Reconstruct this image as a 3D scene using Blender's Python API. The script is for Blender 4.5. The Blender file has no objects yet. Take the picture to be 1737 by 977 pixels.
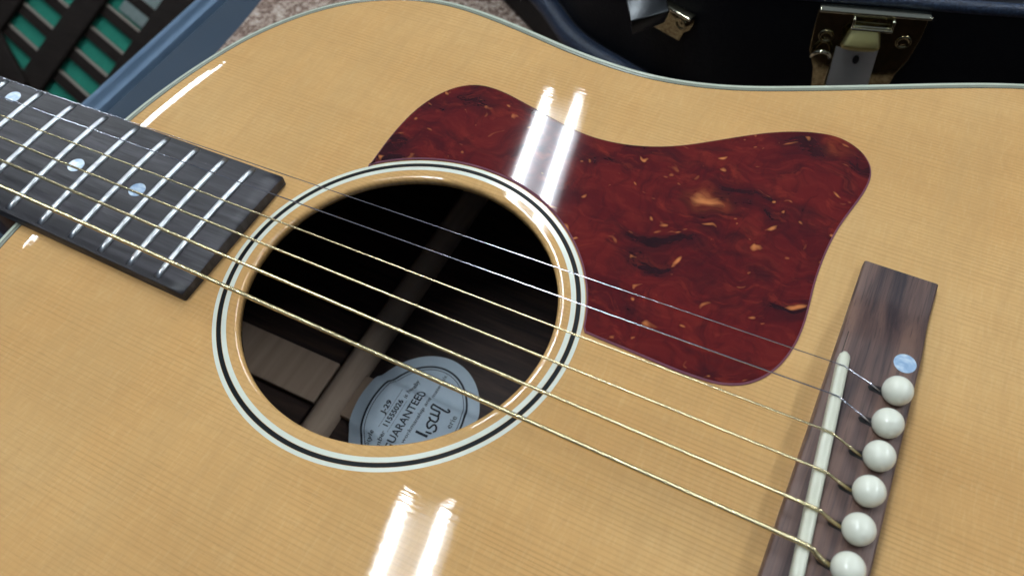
import bpy, bmesh, math, random
import numpy as np
from mathutils import Vector, Matrix
random.seed(7); rng = np.random.default_rng(7)
S = bpy.context.scene
C = S.collection
MM = 0.001

# ------------------------------------------------------------------ camera
RC = ((0.8911141, 0.4506651, -0.0530720), (0.3408010, -0.7418810, -0.5774662), (-0.2996170, 0.4965013, -0.8146878))
cam_d = bpy.data.cameras.new('camera'); cam = bpy.data.objects.new('camera', cam_d); C.objects.link(cam)
cam_d.sensor_width = 36.0; cam_d.lens = 1448.0 / 1737.0 * 36.0
cam_d.clip_start = 0.01; cam_d.clip_end = 100
rt, dn, fw = (Vector(v) for v in RC)
M = Matrix((rt, -dn, -fw)).transposed().to_4x4()
M.translation = Vector((-18.27, -118.15, 227.04)) * MM
cam.matrix_world = M
cam_d.dof.use_dof = True; cam_d.dof.focus_distance = 0.285; cam_d.dof.aperture_fstop = 16.0
S.camera = cam

# ------------------------------------------------------------------ world and exposure
W = bpy.data.worlds.new('World'); S.world = W; W.use_nodes = True
nt = W.node_tree; nt.nodes.clear()
wo = nt.nodes.new('ShaderNodeOutputWorld'); bg = nt.nodes.new('ShaderNodeBackground')
tc = nt.nodes.new('ShaderNodeTexCoord'); sx = nt.nodes.new('ShaderNodeSeparateXYZ'); rp = nt.nodes.new('ShaderNodeValToRGB')
nt.links.new(tc.outputs['Generated'], sx.inputs[0]); nt.links.new(sx.outputs['Z'], rp.inputs[0])
rp.color_ramp.elements[0].position = 0.02; rp.color_ramp.elements[0].color = (0.018, 0.021, 0.026, 1)
rp.color_ramp.elements[1].position = 0.60; rp.color_ramp.elements[1].color = (0.130, 0.158, 0.205, 1)
nt.links.new(rp.outputs[0], bg.inputs[0]); bg.inputs[1].default_value = 1.0
nt.links.new(bg.outputs[0], wo.inputs[0])
S.view_settings.view_transform = 'Standard'; S.view_settings.look = 'None'
S.view_settings.exposure = 0.0; S.view_settings.gamma = 1.0; S.view_settings.use_curve_mapping = False
TUBE_STRENGTH = 84.0

# ------------------------------------------------------------------ material helpers
def mat(name, col=(.5, .5, .5), rough=.5, metal=0., spec=.5, coat=0., coat_rough=.05, emit=None, emit_s=0.):
    m = bpy.data.materials.new(name); m.use_nodes = True
    b = m.node_tree.nodes['Principled BSDF']
    b.inputs['Base Color'].default_value = (*col, 1); b.inputs['Roughness'].default_value = rough
    b.inputs['Metallic'].default_value = metal; b.inputs['Specular IOR Level'].default_value = spec
    b.inputs['Coat Weight'].default_value = coat; b.inputs['Coat Roughness'].default_value = coat_rough
    if emit: b.inputs['Emission Color'].default_value = (*emit, 1); b.inputs['Emission Strength'].default_value = emit_s
    return m
class N:
    """small node-graph writer"""
    def __init__(s, m): s.t = m.node_tree; s.b = s.t.nodes['Principled BSDF']; s.tc = None
    def new(s, typ, **kw):
        n = s.t.nodes.new(typ)
        for k, v in kw.items(): setattr(n, k, v)
        return n
    def link(s, a, b): s.t.links.new(a, b)
    def coord(s, scale=(1, 1, 1), rot=(0, 0, 0), loc=(0, 0, 0)):
        if not s.tc: s.tc = s.new('ShaderNodeTexCoord')
        mp = s.new('ShaderNodeMapping'); mp.inputs['Scale'].default_value = scale; mp.inputs['Rotation'].default_value = rot
        mp.inputs['Location'].default_value = loc
        s.link(s.tc.outputs['Object'], mp.inputs[0]); return mp.outputs[0]
    def noise(s, vec, scale=1., detail=3., rough=.5, dist=0.):
        n = s.new('ShaderNodeTexNoise'); n.inputs['Scale'].default_value = scale; n.inputs['Detail'].default_value = detail
        n.inputs['Roughness'].default_value = rough; n.inputs['Distortion'].default_value = dist
        s.link(vec, n.inputs['Vector']); return n.outputs['Fac']
    def ramp(s, fac, stops, interp='LINEAR'):
        r = s.new('ShaderNodeValToRGB'); e = r.color_ramp.elements; r.color_ramp.interpolation = interp
        while len(e) < len(stops): e.new(.5)
        for i, (p, c) in enumerate(stops):
            e[i].position = p; e[i].color = (*c, 1) if len(c) == 3 else c
        s.link(fac, r.inputs[0]); return r.outputs[0]
    def g(s, v): return (v, v, v)
    def mix(s, fac, a, b, mode='MIX'):
        n = s.new('ShaderNodeMix', data_type='RGBA', blend_type=mode)
        if hasattr(fac, 'links'): s.link(fac, n.inputs[0])
        else: n.inputs[0].default_value = fac
        for i, v in ((6, a), (7, b)):
            if hasattr(v, 'links'): s.link(v, n.inputs[i])
            else: n.inputs[i].default_value = (*v, 1)
        return n.outputs[2]
    def math(s, op, a, b):
        n = s.new('ShaderNodeMath', operation=op)
        for i, v in ((0, a), (1, b)):
            if hasattr(v, 'links'): s.link(v, n.inputs[i])
            else: n.inputs[i].default_value = v
        return n.outputs[0]
    def bump(s, h, strength=.2, dist=.001):
        n = s.new('ShaderNodeBump'); n.inputs['Strength'].default_value = strength; n.inputs['Distance'].default_value = dist
        s.link(h, n.inputs['Height']); s.link(n.outputs[0], s.b.inputs['Normal']); return n
    def color(s, c): s.link(c, s.b.inputs['Base Color'])
    def rough(s, c): s.link(c, s.b.inputs['Roughness'])

def m_spruce():
    m = mat('lacquered_spruce', rough=.028, spec=.5); n = N(m)
    big = n.noise(n.coord((7, 16, 3)), 1, 4, .6)
    base = n.ramp(big, [(.22, (.515, .280, .098)), (.5, (.610, .355, .134)), (.78, (.675, .425, .180))])
    # growth rings along x: uneven spacing (1 to 2 mm), uneven darkness
    w = n.new('ShaderNodeTexWave', wave_type='BANDS', bands_direction='Y', wave_profile='SIN')
    w.inputs['Scale'].default_value = 1.0; w.inputs['Distortion'].default_value = 9.0; w.inputs['Detail'].default_value = 3.0; w.inputs['Detail Scale'].default_value = .30
    n.link(n.coord((1.1, 205, 2)), w.inputs['Vector'])
    line = n.ramp(w.outputs['Fac'], [(.0, n.g(1)), (.20, n.g(.40)), (.5, n.g(0))])
    fade = n.ramp(n.noise(n.coord((9, 60, 2)), 1, 4, .65), [(.36, n.g(.05)), (.68, n.g(.50))])
    c = n.mix(n.math('MULTIPLY', line, fade), base, (.34, .185, .064))
    thin = n.noise(n.coord((5, 820, 5)), 1, 2, .6)
    c = n.mix(n.ramp(thin, [(.53, n.g(0)), (.76, n.g(.20))]), c, (.38, .21, .075))
    pore = n.noise(n.coord((130, 1500, 100)), 1, 2, .6)
    c = n.mix(n.ramp(pore, [(.60, n.g(0)), (.76, n.g(.35))]), c, (.30, .165, .06))
    # medullary rays: short pale and dark flecks across the grain
    fl = n.noise(n.coord((1000, 190, 300)), 1, 2, .6)
    c = n.mix(n.ramp(fl, [(.50, n.g(0)), (.75, n.g(.18))]), c, (.75, .53, .27))
    fl2 = n.noise(n.coord((900, 160, 300), (0, 0, .15), (3, 2, 0)), 1, 2, .6)
    c = n.mix(n.ramp(fl2, [(.54, n.g(0)), (.75, n.g(.20))]), c, (.43, .255, .10))
    silk = n.noise(n.coord((240, 34, 100), (0, 0, -.2)), 1, 3, .6)
    c = n.mix(n.ramp(silk, [(.48, n.g(0)), (.72, n.g(.30))]), c, (.47, .265, .098))
    band = n.noise(n.coord((55, 4, 4)), 1, 3, .55)
    c = n.mix(n.ramp(band, [(.4, n.g(0)), (.7, n.g(.30))]), c, (.50, .325, .14))
    n.color(c)
    h1 = n.noise(n.coord((60, 900, 60)), 1, 2)
    n.rough(n.ramp(n.noise(n.coord((25, 25, 25)), 1, 4, .65), [(.35, n.g(.012)), (.75, n.g(.045))]))
    n.bump(h1, .028, .0005)
    return m
def m_rosewood(name, axis, a=(.070, .046, .044), b=(.017, .011, .013), rough=.42, mid=(.042, .027, .027), spec=.45):
    m = mat(name, rough=rough, spec=spec); n = N(m)
    sc = (18, 260, 60) if axis == 'x' else (150, 6, 40)
    big = n.noise(n.coord(sc), 1, 5, .62, .5)
    c = n.ramp(big, [(.34, b), (.48, mid), (.64, a)])
    sc2 = (90, 2600, 400) if axis == 'x' else (2400, 70, 400)
    pores = n.noise(n.coord(sc2), 1, 2, .6)
    c = n.mix(n.ramp(pores, [(.56, n.g(0)), (.70, n.g(.6))]), c, b)
    n.color(c); n.rough(n.ramp(pores, [(.3, n.g(rough - .06)), (.7, n.g(rough + .1))]))
    n.bump(pores, .12, .0003); return m
TORT_BLOBS = [(-56, 82, 9, (.24, .036, .014), .7), (-56, 82, 4.2, (.70, .26, .08), 1.), (-62, 80, 7, (.010, .004, .006), .9), (-50, 90, 6, (.010, .004, .006), .7), (-38, 68, 10, (.012, .004, .006), .7), (-31, 74, 7, (.012, .004, .006), .6), (-41, 51, 10, (.012, .004, .006), .75), (-33, 57, 8, (.014, .004, .006), .7), (-66, 56, 7, (.012, .004, .006), .6), (-22, 124, 6, (.36, .07, .02), .6), (-29, 115, 6, (.012, .004, .006), .8)]
def m_tortoise():
    m = mat('tortoiseshell_celluloid', rough=.04, spec=.5); n = N(m)
    v = n.coord((1, 1, 1))
    # domain warp
    wn = n.new('ShaderNodeTexNoise'); wn.inputs['Scale'].default_value = 42; wn.inputs['Detail'].default_value = 2.5
    n.link(v, wn.inputs['Vector'])
    add = n.new('ShaderNodeVectorMath', operation='MULTIPLY_ADD'); add.inputs[1].default_value = (.028, .028, .028)
    n.link(wn.outputs['Color'], add.inputs[0]); n.link(v, add.inputs[2])
    wv = add.outputs[0]
    def mapped(sc, rot=0):
        mp = n.new('ShaderNodeMapping'); mp.inputs['Scale'].default_value = sc; mp.inputs['Rotation'].default_value = (0, 0, rot)
        n.link(wv, mp.inputs[0]); return mp.outputs[0]
    a = n.noise(mapped((40, 75, 60), .5), 1, 3, .5)
    c = n.ramp(a, [(.25, (.050, .0044, .0058)), (.45, (.088, .0068, .0074)), (.62, (.106, .0088, .0080)), (.8, (.135, .0135, .0095))])
    st = n.noise(mapped((60, 330, 60), .35), 1, 4, .62)          # brushed reddish streaks
    c = n.mix(n.ramp(st, [(.48, n.g(0)), (.74, n.g(.50))]), c, (.165, .019, .012))
    st2 = n.noise(mapped((230, 48, 60), .5), 1, 4, .62)
    c = n.mix(n.ramp(st2, [(.49, n.g(0)), (.72, n.g(.62))]), c, (.034, .004, .006))
    dk = n.noise(mapped((26, 74, 60), -.6), 1, 4, .58)
    c = n.mix(n.ramp(dk, [(.50, n.g(0)), (.68, n.g(.90))]), c, (.013, .004, .006))
    o = n.noise(mapped((80, 210, 90), .75), 1, 4, .66)
    c = n.mix(n.ramp(o, [(.56, n.g(0)), (.76, n.g(.55))]), c, (.25, .030, .014))
    o2 = n.noise(mapped((190, 260, 120), -.3), 1, 1, .5)
    c = n.mix(n.ramp(o2, [(.69, n.g(0)), (.80, n.g(.9))]), c, (.58, .20, .06))
    brk = n.ramp(n.noise(mapped((150, 330, 100), .8), 1, 3, .6), [(.36, n.g(.1)), (.60, n.g(1))])
    for (bx, by, br, col_, am) in TORT_BLOBS:       # the few big blotches of this sheet
        d = n.new('ShaderNodeVectorMath', operation='DISTANCE'); d.inputs[1].default_value = ((bx+40)*MM + .014, by*MM + .014, .1205 + .014)
        n.link(wv, d.inputs[0])
        c = n.mix(n.math('MULTIPLY', n.ramp(d.outputs['Value'], [(br*.1*MM, n.g(am)), (br*MM, n.g(0))], 'EASE'), brk), c, col_)
    n.color(c)
    sc = n.noise(n.coord((30, 30, 30)), 1, 2); n.bump(sc, .02, .0008)
    return m
def m_pearl():
    m = mat('mother_of_pearl', rough=.18, spec=.6); n = N(m)
    a = n.noise(n.coord((180, 240, 100)), 1, 3, .6, 1.5)
    n.color(n.ramp(a, [(.3, (.24, .37, .56)), (.5, (.38, .52, .68)), (.7, (.62, .72, .78))])); return m
def m_speckle(name, stops, scale, rough=.9, bump=.4, d=.002):
    m = mat(name, rough=rough, spec=.25); n = N(m)
    a = n.noise(n.coord((1, 1, 1)), scale, 4, .7)
    n.color(n.ramp(a, stops)); n.bump(a, bump, d); return m
def m_leather():
    m = mat('black_leatherette', (.0035, .004, .006), .55, spec=.16); n = N(m)
    a = n.noise(n.coord((1, 1, 1)), 620, 3, .6); n.bump(a, .35, .0007); return m
def m_sheen_band():  # blue sheen on the case's rounded edges, put into the colour
    m = mat('navy_edge_sheen', (.007, .013, .030), .45, spec=.5); n = N(m)
    a = n.noise(n.coord((1, 1, 1)), 780, 3, .7)
    n.color(n.ramp(a, [(.38, (.006, .011, .026)), (.7, (.024, .044, .085))])); n.bump(a, .5, .0008); return m
def m_vinyl(name, col, col2, rough=.45):
    m = mat(name, col, rough, spec=.25); n = N(m)
    a = n.noise(n.coord((60, 14, 60)), 1, 5, .65); n.color(n.ramp(a, [(.3, col), (.7, col2)]))
    n.rough(n.ramp(a, [(.3, n.g(rough)), (.7, n.g(rough + .15))])); return m
def m_wood(name, c1, c2, axis='y', rough=.6, spec=.35):
    m = mat(name, c1, rough, spec=spec); n = N(m)
    a = n.noise(n.coord((260, 14, 200) if axis == 'y' else (14, 260, 200)), 1, 4, .6)
    n.color(n.ramp(a, [(.3, c1), (.7, c2)])); return m
def m_bone():
    m = mat('bone', (.66, .70, .62), .30, spec=.5); n = N(m)
    a = n.noise(n.coord((200, 30, 100)), 1, 3); n.color(n.ramp(a, [(.35, (.60, .60, .47)), (.65, (.71, .71, .58))])); return m
def m_chrome():
    m = mat('worn_chrome', (.66, .62, .45), .09, 1.0); n = N(m)
    a = n.noise(n.coord((1, 1, 1)), 420, 3); n.rough(n.ramp(a, [(.35, n.g(.05)), (.7, n.g(.13))])); return m

MAT = dict(
    spruce=m_spruce(), tort=m_tortoise(), pearl=m_pearl(),
    board=m_rosewood('fingerboard_rosewood', 'x', (.044, .040, .048), (.007, .006, .008), .42, (.019, .017, .021), .38),
    bridge=m_rosewood('bridge_rosewood', 'y', (.160, .090, .066), (.020, .013, .017), .5, (.088, .050, .042)),
    back=m_rosewood('back_rosewood', 'x', (.062, .034, .025), (.016, .010, .008), .6, (.034, .019, .015)),
    mahog=m_wood('pale_mahogany', (.38, .28, .205), (.48, .36, .27), 'y', .8),
    mahog2=m_wood('strip_mahogany', (.35, .25, .18), (.45, .33, .24), 'y', .8),
    neck=m_wood('neck_mahogany', (.06, .022, .010), (.10, .04, .018), 'x', .3),
    ivory=mat('ivory_binding', (.58, .62, .50), .16), ring=mat('ivory_ring', (.68, .71, .61), .16),
    greyply=mat('grey_purfling', (.235, .255, .200), .2), black=mat('black_purfling', (.003, .005, .006), .35, spec=.1),
    fret=mat('nickel_fret', (.56, .58, .59), .34, 1.0), bone=m_bone(),
    pin=mat('ivoroid_pin', (.82, .82, .69), .06, spec=.5), dark=mat('slot_shade', (.006, .005, .005), .8),
    paper=m_speckle('label_paper', [(.3, (.54, .65, .74)), (.7, (.61, .71, .79))], 240, .7, .05, .0003),
    ink=mat('black_ink', (.012, .018, .030), .7), thin_ink=mat('grey_ink', (.10, .13, .17), .7),
    steel=mat('plain_steel_string', (.62, .62, .68), .16, 1.0), bronze=mat('bronze_winding', (.80, .68, .40), .25, 1.0),
    chrome=m_chrome(), leather=m_leather(), sheen_band=m_sheen_band(),
    plush=mat('case_felt', (.006, .006, .008), .95),
    vinyl=m_vinyl('blue_grey_vinyl', (.013, .028, .048), (.018, .036, .060)),
    rim=m_vinyl('blue_grey_nosing', (.10, .165, .25), (.16, .235, .33), .5),
    mat_=m_speckle('speckled_carpet', [(.30, (.06, .045, .035)), (.45, (.20, .13, .10)), (.55, (.40, .31, .25)), (.7, (.62, .55, .47))], 330, .95, .9, .002),
    slat=m_wood('dark_brown_slat', (.0075, .005, .0038), (.013, .009, .007), 'x', .8, .12), pale_edge=mat('pale_slat_edge', (.15, .125, .10), .7),
    green=m_speckle('green_fabric', [(.3, (.009, .125, .085)), (.7, (.013, .165, .112))], 300, .9, .2),
    floor=m_speckle('grey_floor', [(.3, (.10, .11, .11)), (.7, (.16, .17, .17))], 40, .7, .1),
    grey=m_speckle('grey_board', [(.3, (.10, .14, .13)), (.7, (.17, .20, .19))], 160, .7, .1),
    enamel=mat('grey_enamel', (.36, .37, .39), .5), trunk=mat('pale_plastic_trunking', (.8, .8, .8), .5),
    plate=mat('dark_chrome', (.30, .255, .14), .08, 1.0), brass=mat('brassy_chrome', (.80, .70, .30), .36, 1.0),
    tube=mat('fluorescent_tube', (.9, .9, .9), .4, emit=(.88, .955, 1.0), emit_s=TUBE_STRENGTH),
)

# ------------------------------------------------------------------ mesh helpers (all coordinates in millimetres)
class Thing:
    def __init__(s, name, label, cat, base, group=None):
        s.base = np.array(base, float)
        o = bpy.data.objects.new(name, None); C.objects.link(o); o.empty_display_size = .01
        o.location = s.base * MM; o['label'] = label; o['category'] = cat
        if group: o['group'] = group
        s.o = o
def mesh(name, V, F, m, parent=None, smooth=False, kind=None, label=None, sub=None):
    """V world millimetres. parent = Thing; sub = part object that carries it (same local frame)"""
    V = np.asarray(V, float)
    b = parent.base if parent else np.zeros(3)
    me = bpy.data.meshes.new(name); me.from_pydata(((V - b) * MM).tolist(), [], [tuple(int(i) for i in f) for f in F]); me.update()
    bm = bmesh.new(); bm.from_mesh(me); bmesh.ops.recalc_face_normals(bm, faces=bm.faces); bm.to_mesh(me); bm.free()
    for mm in (m if isinstance(m, (list, tuple)) else [m]): me.materials.append(mm)
    if smooth: me.shade_smooth()
    o = bpy.data.objects.new(name, me); C.objects.link(o)
    if sub: o.parent = sub
    elif parent: o.parent = parent.o
    if kind: o['kind'] = kind
    if label: o['label'] = label
    return o
def sharp(o, ang=35):
    o.data.set_sharp_from_angle(angle=math.radians(ang)); return o
def box(c, s, ax=None):
    c = np.array(c, float); h = np.array(s, float) / 2
    ax = np.eye(3) if ax is None else np.array(ax, float)
    V = [c + ax.T @ (h * np.array(q)) for q in ((-1,-1,-1),(1,-1,-1),(1,1,-1),(-1,1,-1),(-1,-1,1),(1,-1,1),(1,1,1),(-1,1,1))]
    return V, [(0,3,2,1),(4,5,6,7),(0,1,5,4),(1,2,6,5),(2,3,7,6),(3,0,4,7)]
def join(parts):
    V, F = [], []
    for v, f in parts:
        k = len(V); V += list(v); F += [tuple(i + k for i in q) for q in f]
    return V, F
def bevelled(o, w, seg=2):
    bm = bmesh.new(); bm.from_mesh(o.data)
    bmesh.ops.bevel(bm, geom=[e for e in bm.edges if e.calc_face_angle(0) > .5], offset=w * MM, segments=seg, affect='EDGES', profile=.5)
    bm.to_mesh(o.data); bm.free(); o.data.shade_smooth(); sharp(o, 50); return o
def rings(R, closed=True, cap0=False, cap1=False):
    """R list of equal-length rings -> V, F"""
    n = len(R[0]); V = [p for r in R for p in r]; F = []
    for i in range(len(R) - 1):
        for j in range(n if closed else n - 1):
            k = (j + 1) % n
            F.append((i*n + j, i*n + k, (i+1)*n + k, (i+1)*n + j))
    if cap0: F.append(tuple(range(n))[::-1])
    if cap1: F.append(tuple((len(R)-1)*n + j for j in range(n)))
    return V, F
def tube(path, rad, sides=8):
    P = np.asarray(path, float); n = len(P); T = np.gradient(P, axis=0); T /= np.linalg.norm(T, axis=1)[:, None]
    rad = np.broadcast_to(rad, (n,)); up = np.array([0, 0, 1.])
    A = np.cross(T, up); A /= (np.linalg.norm(A, axis=1)[:, None] + 1e-9); B = np.cross(A, T)
    th = np.arange(sides) * 2 * math.pi / sides
    R = [P[i] + rad[i] * (np.cos(th)[:, None] * A[i] + np.sin(th)[:, None] * B[i]) for i in range(n)]
    return rings(R, True, True, True)
def lathe(prof, c, seg=32):
    th = np.arange(seg) * 2 * math.pi / seg
    R = [np.c_[c[0] + r*np.cos(th), c[1] + r*np.sin(th), np.full(seg, c[2] + z)] for r, z in prof]
    return rings(R, True, True, True)
def catmull(P, per=14, closed=False):
    P = np.asarray(P, float); n = len(P); out = []
    for i in range(n if closed else n - 1):
        p = [P[(i+k) % n] if closed else P[min(max(i+k, 0), n-1)] for k in (-1, 0, 1, 2)]
        for t in np.linspace(0, 1, per, endpoint=False):
            out.append(.5*((2*p[1]) + (p[2]-p[0])*t + (2*p[0]-5*p[1]+4*p[2]-p[3])*t*t + (3*p[1]-p[0]-3*p[2]+p[3])*t**3))
    if not closed: out.append(P[-1])
    return np.array(out)
def resample(P, n, closed=True):
    P = np.asarray(P, float)
    Q = np.vstack([P, P[:1]]) if closed else P
    s = np.r_[0, np.cumsum(np.linalg.norm(np.diff(Q, axis=0), axis=1))]
    t = np.linspace(0, s[-1], n, endpoint=not closed)
    return np.c_[tuple(np.interp(t, s, Q[:, k]) for k in range(Q.shape[1]))]
def smoothloop(P, it):
    for _ in range(it): P = .5*P + .25*(np.roll(P, 1, 0) + np.roll(P, -1, 0))
    return P
def inward(P):
    T = np.roll(P, -1, 0) - np.roll(P, 1, 0); Nn = np.c_[-T[:, 1], T[:, 0]]; Nn /= np.linalg.norm(Nn, axis=1)[:, None]
    area = .5*np.sum(P[:, 0]*np.roll(P[:, 1], -1) - np.roll(P[:, 0], -1)*P[:, 1])
    return Nn if area > 0 else -Nn
def z3(P, z): return np.c_[P, np.full(len(P), z) if np.isscalar(z) else z]

# ------------------------------------------------------------------ setting: floor, bench top, carpet
FLOOR = -880.
V, F = box((0, 400, FLOOR - 10), (7000, 7000, 20)); mesh('floor', V, F, MAT['floor'], kind='structure')
TZ = -124.
bench = Thing('workbench', 'blue-grey bench top with a rounded pale edge, lying under the guitar', 'workbench', (0, 100, FLOOR))
EX = -447.
def bench_profile(y):
    pts = [(EX, TZ-34), (EX-13, TZ-34), (EX-14.5, TZ-30), (EX-14.5, TZ+2), (EX-13.6, TZ+5), (EX-11.5, TZ+6.6), (EX-9.5, TZ+7), (EX-7.5, TZ+6.4), (EX-6, TZ+5), (EX-5, TZ+2.6), (EX-3, TZ+1.2), (EX+.5, TZ+.6), (EX+1.5, TZ-.5), (EX+1.5, TZ-34)]
    return [(EX + (x - EX + 14.5)*.55, y, z) for x, z in pts]
V, F = rings([bench_profile(y) for y in (-700, 900)], True, True, True)
sharp(mesh('edge_nosing', V, F, MAT['rim'], bench, True), 40)
V, F = box(((EX+14+900)/2, 100, TZ-15), (900-EX-14, 1600, 30)); mesh('bench_top', V, F, MAT['vinyl'], bench)
V, F = box((EX+11.3, 100, TZ-8.5), (5.2, 1600, 3)); mesh('groove_shade_strip', V, F, mat('shaded_groove', (.010, .020, .042), .7), bench)  # shade inside the groove, put into a dark strip
for lx in (-380, 820):
    for ly in (-620, 820):
        V, F = box((lx, ly, (FLOOR+TZ-30)/2), (60, 60, TZ-30-FLOOR)); mesh('leg', V, F, MAT['slat'], bench)
# carpet remnant with slightly ragged thickness
cp = [(-399, 150), (-403, 205), (-410, 260), (-418, 420), (-420, 700), (700, 720), (700, -500), (-395, -500), (-394, -100)]
cp = resample(np.array(cp, float), 160); Rg = [z3(cp, TZ+.5), z3(cp, TZ+3.4), z3(cp + inward(cp)*1.2, TZ+4.2)]
V, F = rings(Rg, True, False, True)
cpt = mesh('carpet_mat', V, F, MAT['mat_']); cpt['label'] = 'speckled brown carpet mat spread on the bench under the guitar and black case'; cpt['category'] = 'mat'
CZ = TZ + 4.2

# ------------------------------------------------------------------ slatted bench over a green cloth, beyond the workbench
P0 = np.array([-890.8, 340.2, -400.2]); tt, ph = math.radians(28), math.radians(262)
ln = np.array([math.sin(tt)*math.cos(ph), math.sin(tt)*math.sin(ph), math.cos(tt)])
e1 = np.array([.283, .830, .480]); e1 -= ln*(e1 @ ln); e1 /= np.linalg.norm(e1); e2 = np.cross(ln, e1)
def L(u, v, w): return P0 + u*e1 + v*e2 + w*ln
rack = Thing('slatted_rack', 'dark brown slatted wooden rack leaning beyond the bench with green showing through', 'rack', L(-330, 0, -40))
def lbox(u0, u1, v0, v1, w0, w1): return box(L((u0+u1)/2, (v0+v1)/2, (w0+w1)/2), (u1-u0, v1-v0, w1-w0), (e1, e2, ln))
for v0, v1 in ((-140, -97), (-25, 16.5), (89, 140), (212, 254)):
    V, F = lbox(-330, 330, v0, v1, 0, 6); bevelled(mesh('rail', V, F, MAT['slat'], rack), 1.5)
for k in range(-10, 11):
    a = 8 + 31.3*k
    # slat section: its lower-left arris is chamfered and given a paler colour
    sec = [(a, -14), (a+15.5, -14), (a+15.5, -.5), (a+14, -.5), (a+11.2, -.5), (a, -.5)]
    R2 = []
    for vv in (-150, 265): R2.append([L(u, vv, w) for u, w in ((a, -5), (a+14.6, -5), (a+14.6, -3.4), (a+11.8, -.6), (a, -.6))])
    V, F = rings(R2, True, True, True)
    o = mesh('slat', V, F, [MAT['slat'], MAT['pale_edge']], rack)
    for p in o.data.polygons:
        nn = np.array(p.normal)
        if nn @ e1 > .4 and nn @ ln > .4: p.material_index = 1
V, F = box(L(-39, 66, 10.5), (27, 150, 8), (e1*math.cos(-.24)+e2*math.sin(-.24), -e1*math.sin(-.24)+e2*math.cos(-.24), ln))
bevelled(mesh('diagonal_brace', V, F, MAT['slat'], rack), 1.5)
V, F = lbox(-340, 340, -170, 280, -9.5, -5.6)
cl = Thing('green_cloth', 'green cloth panel behind the dark wooden slats', 'cloth', L(-340, 0, -9))
mesh('cloth_sheet', V, F, MAT['green'], cl)
gb = Thing('grey_board', 'grey scrap board behind the slats next to the bench edge', 'board', L(84, -60, -40))
V, F = lbox(88, 200, -170, -42, -5.4, -1); bevelled(mesh('board_sheet', V, F, MAT['grey'], gb), 1)

# ------------------------------------------------------------------ the guitar
G = Thing('acoustic_guitar', 'natural spruce-top acoustic guitar with red tortoiseshell pickguard lying on its back', 'guitar', (-40, 0, -119.5))
HC = np.array([-133.9, 1.5])
half = [(-279.6,0),(-279.5,15),(-279.3,30.5),(-277.5,46.2),(-274.3,62.5),(-270.5,76.5),(-266.5,88.5),(-261,100),(-253.5,112),(-243.5,123.8),(-230,134.6),(-212,142.8),(-195,145.9),(-180,145.6),(-165,143.8),(-150,141.4),(-137,139.0),(-122,137.2),(-108,136.4),(-94,137.0),(-78.5,139.9),(-62.5,145),(-46,152.1),(-26,161.3),(-10.9,168.4),(3.9,175.4),(18.8,182),(30.6,186.5),(50,193),(75,199),(100,202),(125,201),(150,195),(175,182),(196,163),(212,138),(223,108),(230,72),(233,36),(234,0)]
half = np.array(half, float)
full = np.vstack([half, (half*np.array([1, -1]) + np.array([0, -.8]))[1:-1][::-1]])
NO = 900
OUT = smoothloop(resample(catmull(full, 12, True), NO), 14); INN = inward(OUT)
def dz(d): return -.95*max(0., 1 - d/17.)**2
def off(d, z=None): return z3(OUT + INN*d, dz(d) if z is None else z)
BACK = -103.
# soundboard: offset rings, then run to the hole; rounded hole edge and its wall
Rg = [off(d) for d in (4.55, 5.2, 6, 7, 8.5, 10, 12, 14, 17, 20, 23, 26)]
q = OUT + INN*26; ang = np.arctan2(q[:, 1]-HC[1], q[:, 0]-HC[0]); cir = np.c_[np.cos(ang), np.sin(ang)]
for t in np.linspace(.08, 1, 12): Rg.append(z3(q*(1-t) + (HC + cir*62)*t, 0.))
for r in (60, 57, 54.2): Rg.append(z3(HC + cir*r, 0.))
for k in range(0, 7):
    a = k*math.pi/12; Rg.append(z3(HC + cir*(53.5 - 1.5*math.sin(a)), -1.5 + 1.5*math.cos(a)))
Rg.append(z3(HC + cir*52.0, -3.1)); Rg.append(z3(HC + cir*56, -3.2)); Rg.append(off(6, -3.2))
V, F = rings(Rg); mesh('soundboard', V, F, MAT['spruce'], G, True)
prof = [(0, -7), (0, -2.6), (.12, -2.0), (.45, -1.5), (.95, -1.25), (1.6, -1.10), (2.35, dz(2.4)-.02), (2.45, -2.2)]
V, F = rings([off(d, z) for d, z in prof]); bnd = mesh('binding', V, F, MAT['ivory'], G, True)
V, F = rings([off(2.4, -2.0), off(2.4, dz(2.4)-.06), off(4.15, dz(4.15)-.04), off(4.15, -2.)]); mesh('purfling', V, F, MAT['greyply'], G, True, sub=None)
V, F = rings([off(4.14, -2.0), off(4.14, dz(4.15)-.02), off(4.58, dz(4.5)-.01), off(4.58, -2.)]); mesh('purfling', V, F, MAT['black'], G, True, label='thin black purfling line')
V, F = rings([off(.05, -7), off(.05, -108), off(2.6, -108), off(2.6, -3.3), off(.3, -3.3)]); mesh('side', V, F, MAT['back'], G, True)
V, F = rings([off(.02, -108), off(.02, -112), off(14, -117), off(40, -118.6)], True, False, True); bk = mesh('back_panel', V, F, MAT['back'], G, True)
V, F = rings([off(2.6, BACK-1.), off(2.6, BACK-2)], True, True, True); mesh('back_lining', V, F, MAT['back'], G)
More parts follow.
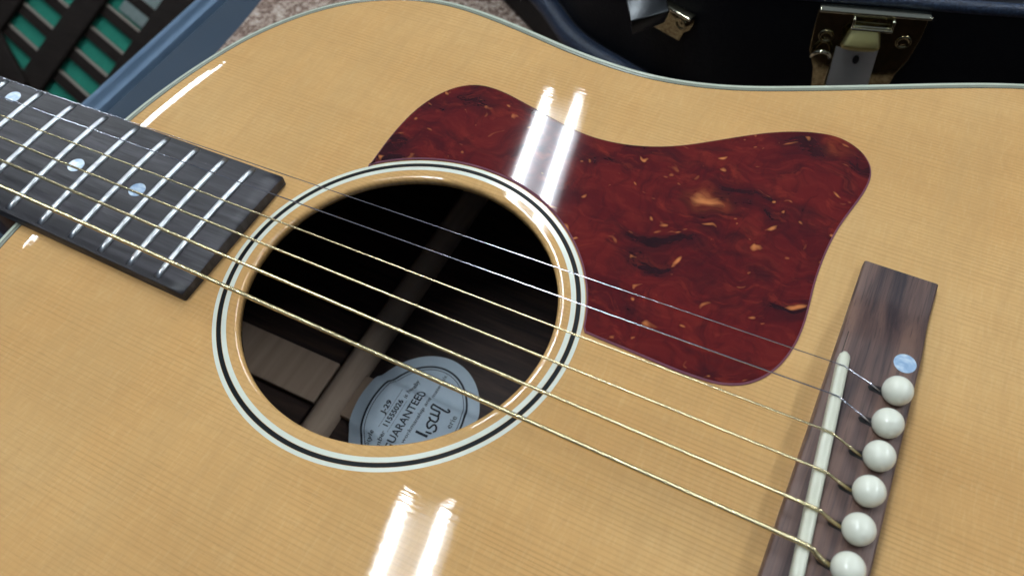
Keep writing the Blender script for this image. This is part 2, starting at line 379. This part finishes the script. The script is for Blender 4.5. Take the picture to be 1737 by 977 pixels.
# inside: centre strip, ladder braces
for x0, x1 in ((-262, -190.5), (-176.6, -60), (-46, 60)):
    V, F = box(((x0+x1)/2, 1.6, BACK-.1+.6), (x1-x0, 21.5, 3.2)); bevelled(mesh('back_strip', V, F, MAT['mahog2'], G), .6)
def brace(x, w, y0, y1, h):
    R2 = [[(x-w/2, y, BACK-1), (x-w/2, y, BACK+h*.55), (x-w*.28, y, BACK+h*.9), (x, y, BACK+h), (x+w*.28, y, BACK+h*.9), (x+w/2, y, BACK+h*.55), (x+w/2, y, BACK-1)] for y in np.linspace(y0, y1, 12)]
    V, F = rings(R2, False, True, True); return sharp(mesh('back_brace', V, F, MAT['mahog'], G, True), 60)
brace(-182., 11.5, -136, 136, 9); brace(-53, 10, -140, 140, 10)

# paper label bent over the strip
def lz(y): 
    t = min(1, max(0, (15.6 - abs(y - 1.6))/4.2)); return BACK - .55 + 2.75*t*t*(3-2*t)
LC = np.array([-146.6, 3.5]); LA = np.array([26.6, 33.])
Rl = []
th = np.arange(96)*2*math.pi/96
def lring(k): return [(LC[0]+LA[0]*k*math.cos(a), LC[1]+LA[1]*k*math.sin(a)) for a in th]
for k in np.linspace(1, .02, 22): Rl.append([(x, y, lz(y)) for x, y in lring(k)])
V, F = rings(Rl, True, False, True); lab = mesh('paper_label', V, F, MAT['paper'], G, True)
def ell_line(a0, a1, m, nm='border_line'):
    R2 = [[(LC[0]+(LA[0]-d)*math.cos(a), LC[1]+(LA[1]-d)*math.sin(a), lz(LC[1]+(LA[1]-d)*math.sin(a))+.18) for a in th] for d in (a0, a1)]
    V, F = rings(R2); mesh(nm, V, F, m, G, sub=lab)
ell_line(5.2, 6.1, MAT['ink']); ell_line(6.9, 7.2, MAT['ink'])
def lettering(txt, x0, y0, h, m=None, bold=0., sq=1., shear=0., align='LEFT', width=None):
    cu = bpy.data.curves.new('lettering', 'FONT'); cu.body = txt; cu.size = 1.; cu.offset = bold; cu.shear = shear; cu.align_x = align; cu.resolution_u = 3
    to = bpy.data.objects.new('lettering', cu); C.objects.link(to); bpy.context.view_layer.update()
    me = bpy.data.meshes.new_from_object(to); bpy.data.objects.remove(to); bpy.data.curves.remove(cu)
    co = np.array([v.co for v in me.vertices]); 
    if width: sq = width / (h/.7) / (co[:, 0].max() - co[:, 0].min())
    k = h/.7
    V = [(x0 - c[1]*k, y0 + c[0]*k*sq, lz(y0 + c[0]*k*sq) + .34) for c in co]; F = [tuple(p.vertices) for p in me.polygons]
    bpy.data.meshes.remove(me); return mesh('lettering', V, F, m or MAT['ink'], G, sub=lab)
def strokes(polys, x0, y0, k, w, sl=0., nm='lettering'):
    """pen strokes as flat ribbons: (right, up) units"""
    parts = []
    for pl in polys:
        P = catmull(np.array(pl, float), 6) if len(pl) > 2 else np.array(pl, float)
        T = np.gradient(P, axis=0); T /= np.linalg.norm(T, axis=1)[:, None]; Nn = np.c_[-T[:, 1], T[:, 0]]*w/2
        Vv = []
        for a in (P+Nn, P-Nn):
            for r, u in a:
                y = y0 + (r + sl*u)*k; Vv.append((x0 - u*k, y, lz(y)+.36))
        n = len(P); parts.append((Vv, [(i, i+1, n+i+1, n+i) for i in range(n-1)]))
    V, F = join(parts); return mesh(nm, V, F, MAT['ink'], G, sub=lab)
def rule(x, y0, y1, w=.16):
    ys = np.linspace(y0, y1, 24); V = [(x+s*w/2, y, lz(y)+.3) for s in (-1, 1) for y in ys]
    mesh('rule', V, [(i, i+1, 24+i+1, 24+i) for i in range(23)], MAT['thin_ink'], G, sub=lab)
lettering('Style', -158.6, -15.5, 2.2, MAT['ink'], shear=.1)
lettering('J-29', -158.8, -.6, 2.3, bold=.025, width=7.0); rule(-157.9, -7, 13)
lettering('Number', -153.7, -18.5, 2.2, MAT['ink'], shear=.1)
lettering('11555026', -154.4, -5.9, 2.4, bold=.025, width=13.6); rule(-153.2, -7.5, 9)
lettering('is hereby', -154.0, 9.6, 2.1, MAT['ink'], shear=.2, width=11.2)
lettering('GUARANTEED', -147.9, -14.6, 3.6, bold=.012, width=31.2)
lettering('against faulty workmanship and materials.', -144.2, -27.5, 1.7, MAT['ink'], shear=.2, width=56.)
lettering('erie', -129.4, 5.2, 2.6, MAT['ink'], width=6.0)
# script word on the label, pen strokes as (right, up) in mm; its first letters lie hidden under the edge of the hole
logo = [[(12.48, 142.2), (12.23, 140.92), (11.91, 138.02), (11.57, 134.67), (12.13, 133.75), (12.71, 134.3), (12.89, 135.19)], [(12.47, 141.96), (10.57, 141.89), (10.27, 139.57), (10.37, 137.48)], [(7.96, 141.07), (8.1, 139.0), (8.12, 137.44)], [(10.37, 137.48), (8.57, 137.24), (7.03, 136.48), (5.45, 136.81), (5.35, 138.78), (5.34, 139.55)], [(6.42, 140.52), (5.29, 139.41), (3.71, 139.74), (2.23, 139.15), (1.7, 137.9), (2.94, 137.39), (4.09, 136.7), (3.61, 135.49), (1.95, 134.81), (0.99, 135.59)], [(-0.25, 138.45), (-0.21, 137.13), (0.1, 135.75)], [(-1.85, 142.33), (-1.97, 140.36), (-1.95, 138.13), (-1.92, 136.59)]]
strokes(logo[:-1], 0, 0, 1., .82)
strokes(logo[-1:], 0, 0, 1., 1.15)

# rosette rings
def flat_ring(nm, r0, r1, z, m, sub=None):
    a = np.linspace(0, 2*math.pi, 240, endpoint=False); cc = np.c_[np.cos(a), np.sin(a)]
    V, F = rings([z3(HC+cc*r0, -.5), z3(HC+cc*(r0+.05), z), z3(HC+cc*(r1-.05), z), z3(HC+cc*r1, -.5)])
    return mesh(nm, V, F, m, G, sub=sub)
rz = flat_ring('rosette', 57.9, 59.45, .03, MAT['black'])
flat_ring('ring', 56.2, 57.88, .035, MAT['ring'], rz); flat_ring('ring', 59.47, 60.85, .035, MAT['ring'], rz)

# pickguard
pg = [(-174.3,46.7),(-174.9,58.9),(-174.7,69.6),(-173.6,79.2),(-171.3,87.0),(-168.2,93.2),(-164.0,98.2),(-158.7,101.4),(-152.7,102.5),(-145.5,101.9),(-137.9,100.2),(-130.5,98.4),(-123.4,96.6),(-113.0,94.3),(-103.4,93.6),(-92.8,94.9),(-83.1,98.0),(-74.1,102.6),(-65.5,108.6),(-54.3,116.9),(-45.5,122.6),(-36.4,126.9),(-28.1,129.1),(-21.9,128.8),(-15.8,126.0),(-11.5,121.6),(-9.5,117.0),(-9.0,112.0),(-9.6,105.4),(-11.3,97.2),(-13.0,89.0),(-14.1,79.1),(-14.4,68.8),(-14.1,60.5),(-13.3,52.0),(-12.9,44.3),(-13.4,36.3),(-15.2,28.6),(-18.3,22.3),(-22.6,17.7),(-27.6,15.1),(-32.9,13.9),(-41.5,13.4),(-47.5,13.5),(-56.8,13.8),(-66.1,14.0),(-73.3,14.3)]
op = catmull(np.array(pg), 8); op = op.copy()
for _ in range(10): op[1:-1] = .5*op[1:-1] + .25*(op[:-2] + op[2:])
a0 = math.atan2(op[-1, 1]-HC[1], op[-1, 0]-HC[0]); a1 = math.atan2(op[0, 1]-HC[1], op[0, 0]-HC[0])
arc = np.array([HC + 61.15*np.array([math.cos(a), math.sin(a)]) for a in np.linspace(a0, a1, 70)])
loop = np.vstack([op, arc[1:-1]])
iw = inward(loop)
bm = bmesh.new()
def bring(d, z): return [bm.verts.new(Vector((*(loop[i]+iw[i]*d), z)) * MM - Vector(G.base)*MM) for i in range(len(loop))]
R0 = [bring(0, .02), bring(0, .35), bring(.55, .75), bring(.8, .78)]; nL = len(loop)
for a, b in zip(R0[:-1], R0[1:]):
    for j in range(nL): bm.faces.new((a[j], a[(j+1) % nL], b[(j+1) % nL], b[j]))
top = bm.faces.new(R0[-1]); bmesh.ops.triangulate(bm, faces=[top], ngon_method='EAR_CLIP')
bmesh.ops.recalc_face_normals(bm, faces=bm.faces)
me = bpy.data.meshes.new('pickguard'); bm.to_mesh(me); bm.free(); me.materials.append(MAT['tort']); me.materials.append(mat('pickguard_bevel_glint', (.20, .075, .10), .12))  # second material: bevel's pale reflection painted as mauve
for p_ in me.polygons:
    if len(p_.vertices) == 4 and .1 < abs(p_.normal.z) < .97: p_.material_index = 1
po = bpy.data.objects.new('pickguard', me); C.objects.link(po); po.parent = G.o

# bridge
def bh(y):
    a = abs(y + .3); t = min(1, max(0, (a - 40)/24)); return 8.5 - 5.2*t*t*(3-2*t)
def bxr(y): return 20.3 + .024*min(max(40 - y, 0), 80)
R2 = []
for y in np.linspace(-75.8, 75.2, 90):
    h = bh(y); xl, xr = -2.5, bxr(y); e = .7
    if y in (-75.8, 75.2): pass
    R2.append([(xl, y, -.2), (xl, y, h-e), (xl+.25*e, y, h-.3*e), (xl+e, y, h)] + [(xl+e+(xr-xl-2*e)*t, y, h) for t in (.2, .4, .6, .8)] + [(xr-e, y, h), (xr-.25*e, y, h-.3*e), (xr, y, h-e), (xr, y, -.2)])
V, F = rings(R2, False); nb = len(R2[0]); F += [tuple(range(nb)), tuple((len(R2)-1)*nb + j for j in range(nb))]
br = sharp(mesh('bridge', V, F, MAT['bridge'], G, True), 50)
def bx2(nm, c, s, m, bev=0, rz=0., sub=None):
    cs, sn = math.cos(rz), math.sin(rz)
    V, F = box(c, s, ((cs, sn, 0), (-sn, cs, 0), (0, 0, 1))); o = mesh(nm, V, F, m, G, sub=sub)
    return bevelled(o, bev, 3) if bev else o
# saddle: compensated, rounded crest and ends
sa, sb = np.array([-.1, 33.6]), np.array([5.6, -36.2]); dirn = (sb-sa)/np.linalg.norm(sb-sa); nrm = np.array([-dirn[1], dirn[0]])
R2 = []
for t in np.linspace(0, 1, 60):
    c = sa + (sb-sa)*t; e = min(t, 1-t)*70; hh = 12.15 - .9*max(0, 1-e/2.2)**2; ww = 1.6*(1 - .55*max(0, 1-e/2.0)**2)
    hh += .25*math.sin(math.pi*t) - (.25 if 0.12 < t < .32 else 0)*0
    R2.append([(*(c+nrm*ww*s), z) for s, z in ((-1, 8), (-1, hh-.8), (-.8, hh-.25), (-.35, hh), (.35, hh), (.8, hh-.25), (1, hh-.8), (1, 8))])
V, F = rings(R2, False); n8 = 8; F += [tuple(range(8)), tuple((59)*8 + j for j in range(8))]
sharp(mesh('saddle', V, F, MAT['bone'], G, True, sub=br), 50)
bx2('saddle_slot_and_shade', (-.8, 38.2, 8.52), (.2, 9, .1), MAT['dark'], sub=br)
V, F = box((*((sa+sb)/2 + nrm*1.85*(1 if nrm[0] > 0 else -1)), 8.53), (69, .5, .1), ((*dirn, 0), (*nrm, 0), (0, 0, 1))); mesh('saddle_slot_and_shade', V, F, MAT['dark'], G, sub=br)  # dark strip painting the saddle's shadow along its side
PX, PS, PY = 15.9, 10.85, -.37
pins = [PY + PS*(2.5-i) for i in range(6)]
pinp = [(1.2, -6), (2.7, 0), (2.8, .25), (3.35, .5), (3.85, 1.3), (4.12, 2.3), (4.18, 3.1), (4.08, 4.1), (3.7, 5.1), (3.05, 5.95), (2.15, 6.6), (1.1, 6.95), (.25, 7.02)]
for i, y in enumerate(pins):
    jx, jy = rng.normal(0, .15, 2)
    V, F = lathe(pinp, (PX+jx, y+jy, 8.55 + rng.normal(0, .18)), 36); mesh('bridge_pin', V, F, MAT['pin'], G, True, sub=br)
    V = [(8.6, y-.2, 8.58), (9.3, y-1.0, 8.58), (13.6, y-1.5, 8.58), (13.6, y+1.5, 8.58), (9.3, y+1.0, 8.58), (8.6, y+.2, 8.58)]
    mesh('string_slot_shade', V, [(0, 1, 2, 3, 4, 5)], MAT['dark'], G, sub=br)  # flat dark face: the recess and its shade are only painted
for y in (38.6, -39.3):
    V, F = lathe([(3.15, -1), (3.15, .04), (.2, .05)], (16.3, y, bh(y)), 32); mesh('inlay_dot', V, F, MAT['pearl'], G, sub=br)

# fingerboard
NX, FE, Y0 = -628.6, -197.6, -1.2
def fhw(x): return 28.6 - 6.2*(FE - x)/(FE - NX)
def fz(s): return 5.0 - 1.1*s*s       # s across -1..1
sv = np.linspace(-1, 1, 17)
R2 = []
for x in list(np.linspace(NX, FE-.6, 60)) + [FE]:
    w = fhw(x) - (.35 if x == FE else 0); dzc = -.35 if x == FE else 0
    R2.append([(x, Y0-w, .1)] + [(x, Y0 - w, fz(1)-.6+dzc)] + [(x, Y0 + s*(w-.4), fz(s)+dzc) for s in sv] + [(x, Y0+w, fz(1)-.6+dzc), (x, Y0+w, .1)])
V, F = rings(R2, False); nb = len(R2[0]); F += [tuple(range(nb)), tuple((len(R2)-1)*nb + j for j in range(nb))]
fb = sharp(mesh('fingerboard', V, F, MAT['board'], G, True), 45)
SC = 628.65
def fx(n): return -SC*2**(-n/12)
for n in range(1, 20):
    x = fx(n); R2 = []
    hw = 26.9 + (fhw(x) - fhw(fx(19)))
    for s in np.linspace(-1, 1, 25):
        e = max(0, 1 - (1-abs(s))*hw/1.6); z = fz(s*hw/fhw(x)); hh = 1.15*(1 - e*.75)
        R2.append([(x + 1.25*math.cos(a), Y0 + s*hw, z - .1 + (hh+.1)*math.sin(a)) for a in np.linspace(0, math.pi, 9)])
    V, F = rings(R2, False); F += [tuple(range(9)), tuple(24*9 + j for j in range(9))]
    mesh('fret', V, F, MAT['fret'], G, True, sub=fb)
for n, ys in ((3, (0,)), (5, (0,)), (7, (0,)), (9, (0,)), (12, (17.9, -17.9)), (15, (0,)), (17, (0,))):
    for y in ys:
        s = y/fhw(fx(n))
        V, F = lathe([(3.1, -1), (3.1, .06), (.2, .07)], ((fx(n)+fx(n-1))/2 + (.6), Y0 + y + .6, fz(s)), 28); mesh('position_marker', V, F, MAT['pearl'], G, sub=fb)
# neck under the board, heel, nut, headstock
R2 = []
for x in np.linspace(NX+2, -281, 30):
    w = fhw(x) - .3; dpt = 21 + (x-NX)*.008
    if x > -330: dpt += (x+330)*1.2
    R2.append([(x, Y0 + w*math.cos(a), min(.2, .2 - dpt*abs(math.sin(a))**.8)) for a in np.linspace(0, -math.pi, 17)])
V, F = rings(R2, False); n17 = 17; F += [tuple(range(17)), tuple(29*17 + j for j in range(17))]
mesh('neck', V, F, MAT['neck'], G, True)
bx2('nut', (NX-2.2, Y0, 3.4), (4, 2*fhw(NX), 6.6), MAT['bone'], .5)
hp = np.array([(NX-4, 22.5), (NX-30, 30), (NX-60, 36), (NX-150, 40), (NX-180, 34), (NX-188, 16), (NX-182, 0), (NX-188, -18), (NX-180, -36), (NX-150, -42), (NX-60, -38), (NX-30, -32), (NX-4, -24.5)])
hz = lambda P, d: np.c_[P, -1 - d + (P[:, 0]-NX)*.28]
V, F = rings([hz(hp, 15), hz(hp, 0)], True, True, True); bevelled(mesh('headstock', V, F, MAT['neck'], G), 1)

# strings
gauge = [.32, .43, .68, .90, 1.18, 1.50]
ysad = [27.9, 17.6, 5.9, -5.8, -16.7, -27.0]
ymid = [24.9, 15.3, 5.25, -5.2, -15.05, -24.9]      # at x = -135
for i in range(6):
    r = gauge[i]/2; ys, ym = ysad[i], ymid[i]
    t = (ys - sa[1])/(sb[1]-sa[1]); xs = sa[0] + (sb[0]-sa[0])*t
    zs = 12.2 + r + .25*math.sin(math.pi*t)
    yn = (ym - ys)/(-135 - xs)*(NX - xs) + ys; zn = 7.4
    pth = [np.array([NX, yn, zn]) + (np.array([xs-.7, ys, zs]) - np.array([NX, yn, zn]))*k for k in np.linspace(0, 1, 40)]
    ye = pins[i] - .1
    pth += [np.array(q) for q in ((xs+.7, ys*.93+ye*.07, zs-.18), (xs+2.2, ys*.8+ye*.2, zs-.62), ((xs+11.4)/2, (ys+ye)/2, (zs+9.1)/2+.12), (9.9, ys*.1+ye*.9, 9.55), (11.4, ye, 8.7), (13.2, ye, 7.2))]
    wound = i >= 2
    P = resample(catmull(np.array(pth), 8), 5000 if wound else 500, False)
    s = np.r_[0, np.cumsum(np.linalg.norm(np.diff(P, axis=0), axis=1))]
    rad = np.full(len(P), r)
    if wound:
        pitch = .30 + .22*r*2
        rad = r*(1 + (.085 if i == 5 else .05)*np.cos(2*math.pi*s/pitch))
    tail = np.clip((s - (s[-1]-6.5))/.8, 0, 1); rad = rad + tail*(.16 if not wound else .12)
    V, F = tube(P, rad, 8); mesh('string', V, F, MAT['bronze' if wound else 'steel'], G, True)

# ------------------------------------------------------------------ black hard case behind the guitar
case = Thing('guitar_case', 'black hard guitar case with chrome latches behind the spruce guitar', 'guitar case', (0, 330, CZ))
cw = [(-330, 400), (-300, 335), (-252, 304), (-208, 274.5), (-184, 253.5), (-166, 244), (-149, 238.5), (-132, 232.5), (-107, 224.5), (-90, 220.5), (-73, 221.5), (-53, 226.5), (-30, 232.7), (-8, 238.6), (15, 244.5), (40, 251.5), (80, 258), (140, 264), (210, 285), (250, 330), (262, 400), (240, 500), (160, 560), (0, 570), (-180, 560), (-290, 500)]
cw = smoothloop(resample(catmull(np.array(cw, float), 10, True), 700), 20); ci = inward(cw)
LZ = -12.
def coff(d, z): return z3(cw + ci*d, z)
def arcp(d0, z0, r, n=6): return [(d0 + r*(1-math.cos(a)), z0 - r + r*math.sin(a)) for a in np.linspace(0, math.pi/2, n)]
V, F = rings([coff(d, z) for d, z in [(0, -86)] + arcp(0, LZ, 6) + [(20, LZ+.4), (70, LZ+1)]], True, False, True); sharp(mesh('lid', V, F, MAT['leather'], case, True), 60)
V, F = rings([coff(d, z) for d, z in [(-6, CZ+.3), (-9, CZ+3), (-9, -95)] + arcp(-9, -88, 6) + [(1, -87)]]); mesh('lower_shell', V, F, MAT['leather'], case, True)
def sheen_band(d, z, r, nm='edge_sheen_band'):
    P = coff(d, z); n = len(P); R2 = []
    for i in range(n):
        nx = np.array([*ci[i], 0]); R2.append([P[i] + r*(math.cos(a)*nx + math.sin(a)*np.array([0, 0, 1])) for a in np.arange(10)*2*math.pi/10])
    V, F = rings(R2 + [R2[0]]); return mesh(nm, V, F, MAT['sheen_band'], case, True)
sheen_band(2.4, LZ-2.4, 3.0); sheen_band(-4.5, -92, 6.5)  # added tubes that carry the painted edge sheen

def latch(u0, hh, zt):
    """u0: two wall points under the ends of the plate's top edge"""
    a, b = (np.array(q, float) for q in u0); U = (b-a)/np.linalg.norm(b-a); Wd = np.array([U[1], -U[0]])   # towards the guitar
    if Wd[1] > 0: Wd = -Wd
    def T(u, v, w): return np.array([*(a + U*u + Wd*(w+1.2)), zt - v])
    def sheet(pts_uv, w, th): 
        n = len(pts_uv); V = [T(u, v, w) for u, v in pts_uv] + [T(u, v, w+th) for u, v in pts_uv]
        return V, [tuple(range(n)), tuple(range(n, 2*n))] + [(i, (i+1) % n, n+(i+1) % n, n+i) for i in range(n)]
    def bxl(u, v, w):   # each (lo, hi)
        V = [T(u[i], v[j], w[k]) for k in (0, 1) for (i, j) in ((0, 0), (1, 0), (1, 1), (0, 1))]
        return V, [(0,1,2,3),(4,5,6,7),(0,1,5,4),(1,2,6,5),(2,3,7,6),(3,0,4,7)]
    Wt = np.linalg.norm(b-a)
    V, F = sheet([(0, 0), (Wt, 0), (Wt, 12*hh), (Wt-1.5, 24*hh), (Wt-5, 34*hh), (Wt-7, 52*hh), (7, 52*hh), (4.5, 34*hh), (.6, 24*hh), (0, 12*hh)], 0, 1.0)
    pl = bevelled(mesh('latch_plate', V, F, MAT['plate'], case), .4)
    V, F = bxl((-.3, Wt+.3), (-1.2, .6), (-.6, 4.6)); bevelled(mesh('top_lip', V, F, MAT['chrome'], case, sub=pl), .7, 3)
    for uu, vv in ((6.2, 15*min(1, hh*1.3)), (Wt-7, 15*min(1, hh*1.3))):
        R2 = []
        for r, w in ((3.6, .9), (3.5, 1.5), (2.9, 2.0), (2.4, 1.7), (2.2, 1.3), (1.2, 1.7), (.2, 1.8)):
            R2.append([T(uu + r*math.cos(t), vv + r*math.sin(t), w) for t in np.arange(20)*2*math.pi/20])
        V, F = rings(R2, True, False, True); mesh('rivet', V, F, MAT['plate'], case, True, sub=pl)
    return T, bxl, sheet, pl, Wt
# closed latch on the right
T, bxl, sheet, pl, Wt = latch(((-53, 226.5), (-8, 238.6)), 1.0, -17.0)
fr = []
fr.append(bxl((14.5, 15.5), (.6, 6.2), (1, 7.2))); fr.append(bxl((31.1, 32.1), (.6, 6.2), (1, 7.2)))
fr.append(bxl((14.5, 32.1), (5.2, 6.4), (6.0, 7.4))); fr.append(bxl((15.5, 31.1), (4.4, 5.2), (3.0, 6.6)))
V, F = join(fr); bevelled(mesh('lever_frame', V, F, MAT['chrome'], case, sub=pl), .3)
R2 = []
for v, w, ua, ub in ((6.2, 4.6, 15.8, 26.8), (7.5, 5.4, 15.2, 27.4), (10, 7.0, 14.0, 28.4), (13, 8.8, 12.8, 29.0), (14.2, 9.2, 12.2, 29.2), (15.0, 8.6, 12.3, 29.2), (16.4, 7.0, 12.6, 29), (18, 5.6, 13, 28.8)):
    R2.append([T(ua, v, w-2.4), T(ua+.4, v, w-.8)] + [T(ua + (ub-ua)*t, v, w + 1.0*math.sin(math.pi*t)) for t in np.linspace(.06, .94, 9)] + [T(ub-.4, v, w-.8), T(ub, v, w-2.4)])
V, F = rings(R2, False); mesh('lever_tongue', V, F, MAT['brass'], case, True, sub=pl)
R2 = []
for v in np.linspace(18.5, 60, 12):
    R2.append([T(11.4 + 18.5*t, v, 3.2 + (v-18.5)*.22 + 2.4*math.sin(math.pi*t)) for t in np.linspace(0, 1, 13)])
V, F = rings(R2, False); mesh('hasp', V, F, mat('zinc_plate', (.80, .83, .82), .48, 1.0), case, True, sub=pl)
R2 = [[T(21.0 + r*math.cos(t), 22.6 + 1.5*r*math.sin(t), w + 1.5*r*math.sin(t)*.22) for t in np.arange(16)*2*math.pi/16] for r, w in ((1.45, 6.4), (1.35, 6.75), (.1, 6.75))]
V, F = rings(R2, True, False, True); mesh('hasp_hole', V, F, MAT['dark'], case, sub=pl)
P = [T(6 + 4.2*math.cos(t), 26 - 5*math.sin(t), 3 + 2*math.sin(t)) for t in np.linspace(math.pi, .15, 24)]
V, F = tube(P, 1.0, 8); mesh('catch_loop', V, F, MAT['chrome'], case, True, sub=pl)
# second latch, lever swung open
T, bxl, sheet, pl, Wt = latch(((-142, 236.6), (-107, 224.5)), 0.34, -38)
A3, B3 = np.array([-130.4, 196.3, -28.]), np.array([-116.8, 210., -28.])     # lever swung out towards the guitar
ud = np.array([-.50, .86, .06])
V = [A3, B3, B3 + ud*24, A3 + ud*24, A3 + np.array([1, .5, -8]), B3 + np.array([-2, .5, -8]), B3 + np.array([-2, 2.0, -8]), A3 + np.array([1, 2.0, -8]), A3 + ud*24 - np.array([0, 0, 1.4]), B3 + ud*24 - np.array([0, 0, 1.4]), B3 + np.array([0, 1.6, -1.5]), A3 + np.array([0, 1.6, -1.5])]
F = [(0, 1, 2, 3), (0, 1, 5, 4), (4, 5, 6, 7), (7, 6, 10, 11), (11, 10, 9, 8), (3, 2, 9, 8), (0, 4, 7, 11), (1, 5, 6, 10), (0, 3, 8, 11), (1, 2, 9, 10)]
lv = bevelled(mesh('lever_tongue', V, F, mat('dull_dark_steel', (.055, .058, .060), .32, 1.0), case, sub=pl), .5)

# ------------------------------------------------------------------ ceiling lights (twin tubes, seen in the reflections)
DIR = np.array([-.2, .98, 0]); DIR /= np.linalg.norm(DIR); ACR = np.array([DIR[1], -DIR[0], 0])
def fixture(end, label, z=1900.):
    """end: mid-point of the end nearest +y; tubes run 1200 mm towards -y"""
    e = np.array([end[0], end[1], z]); mid = e - DIR*600
    T_ = Thing('ceiling_light', label, 'ceiling light', mid, 'twin tube ceiling lights')
    V, F = box(mid + np.array([0, 0, 52]), (1230, 190, 44), (DIR, -ACR, (0, 0, 1))); bevelled(mesh('housing', V, F, MAT['enamel'], T_), 6)
    for s in (-1, 1):
        P = [e - DIR*k + ACR*56*s for k in np.linspace(0, 1200, 8)]
        V, F = tube(P, 13, 16); mesh('tube', V, F, MAT['tube'], T_, True)
        for k in (-8, 1208):
            V, F = box(e - DIR*k + ACR*56*s + np.array([0, 0, 8]), (14, 34, 56), (DIR, -ACR, (0, 0, 1))); mesh('lamp_holder', V, F, MAT['enamel'], T_)
fixture((-696, 468), 'twin tube ceiling light mirrored in the bare spruce below the soundhole')
fixture((-1010, 1995), 'twin tube ceiling light mirrored in the pickguard beside the soundhole')
fixture((-2790, 1880), 'twin tube ceiling light mirrored at the edge of the upper bout')
fixture((1050, 1480), 'twin tube ceiling light on the bridge side, lighting the inside of the soundhole')
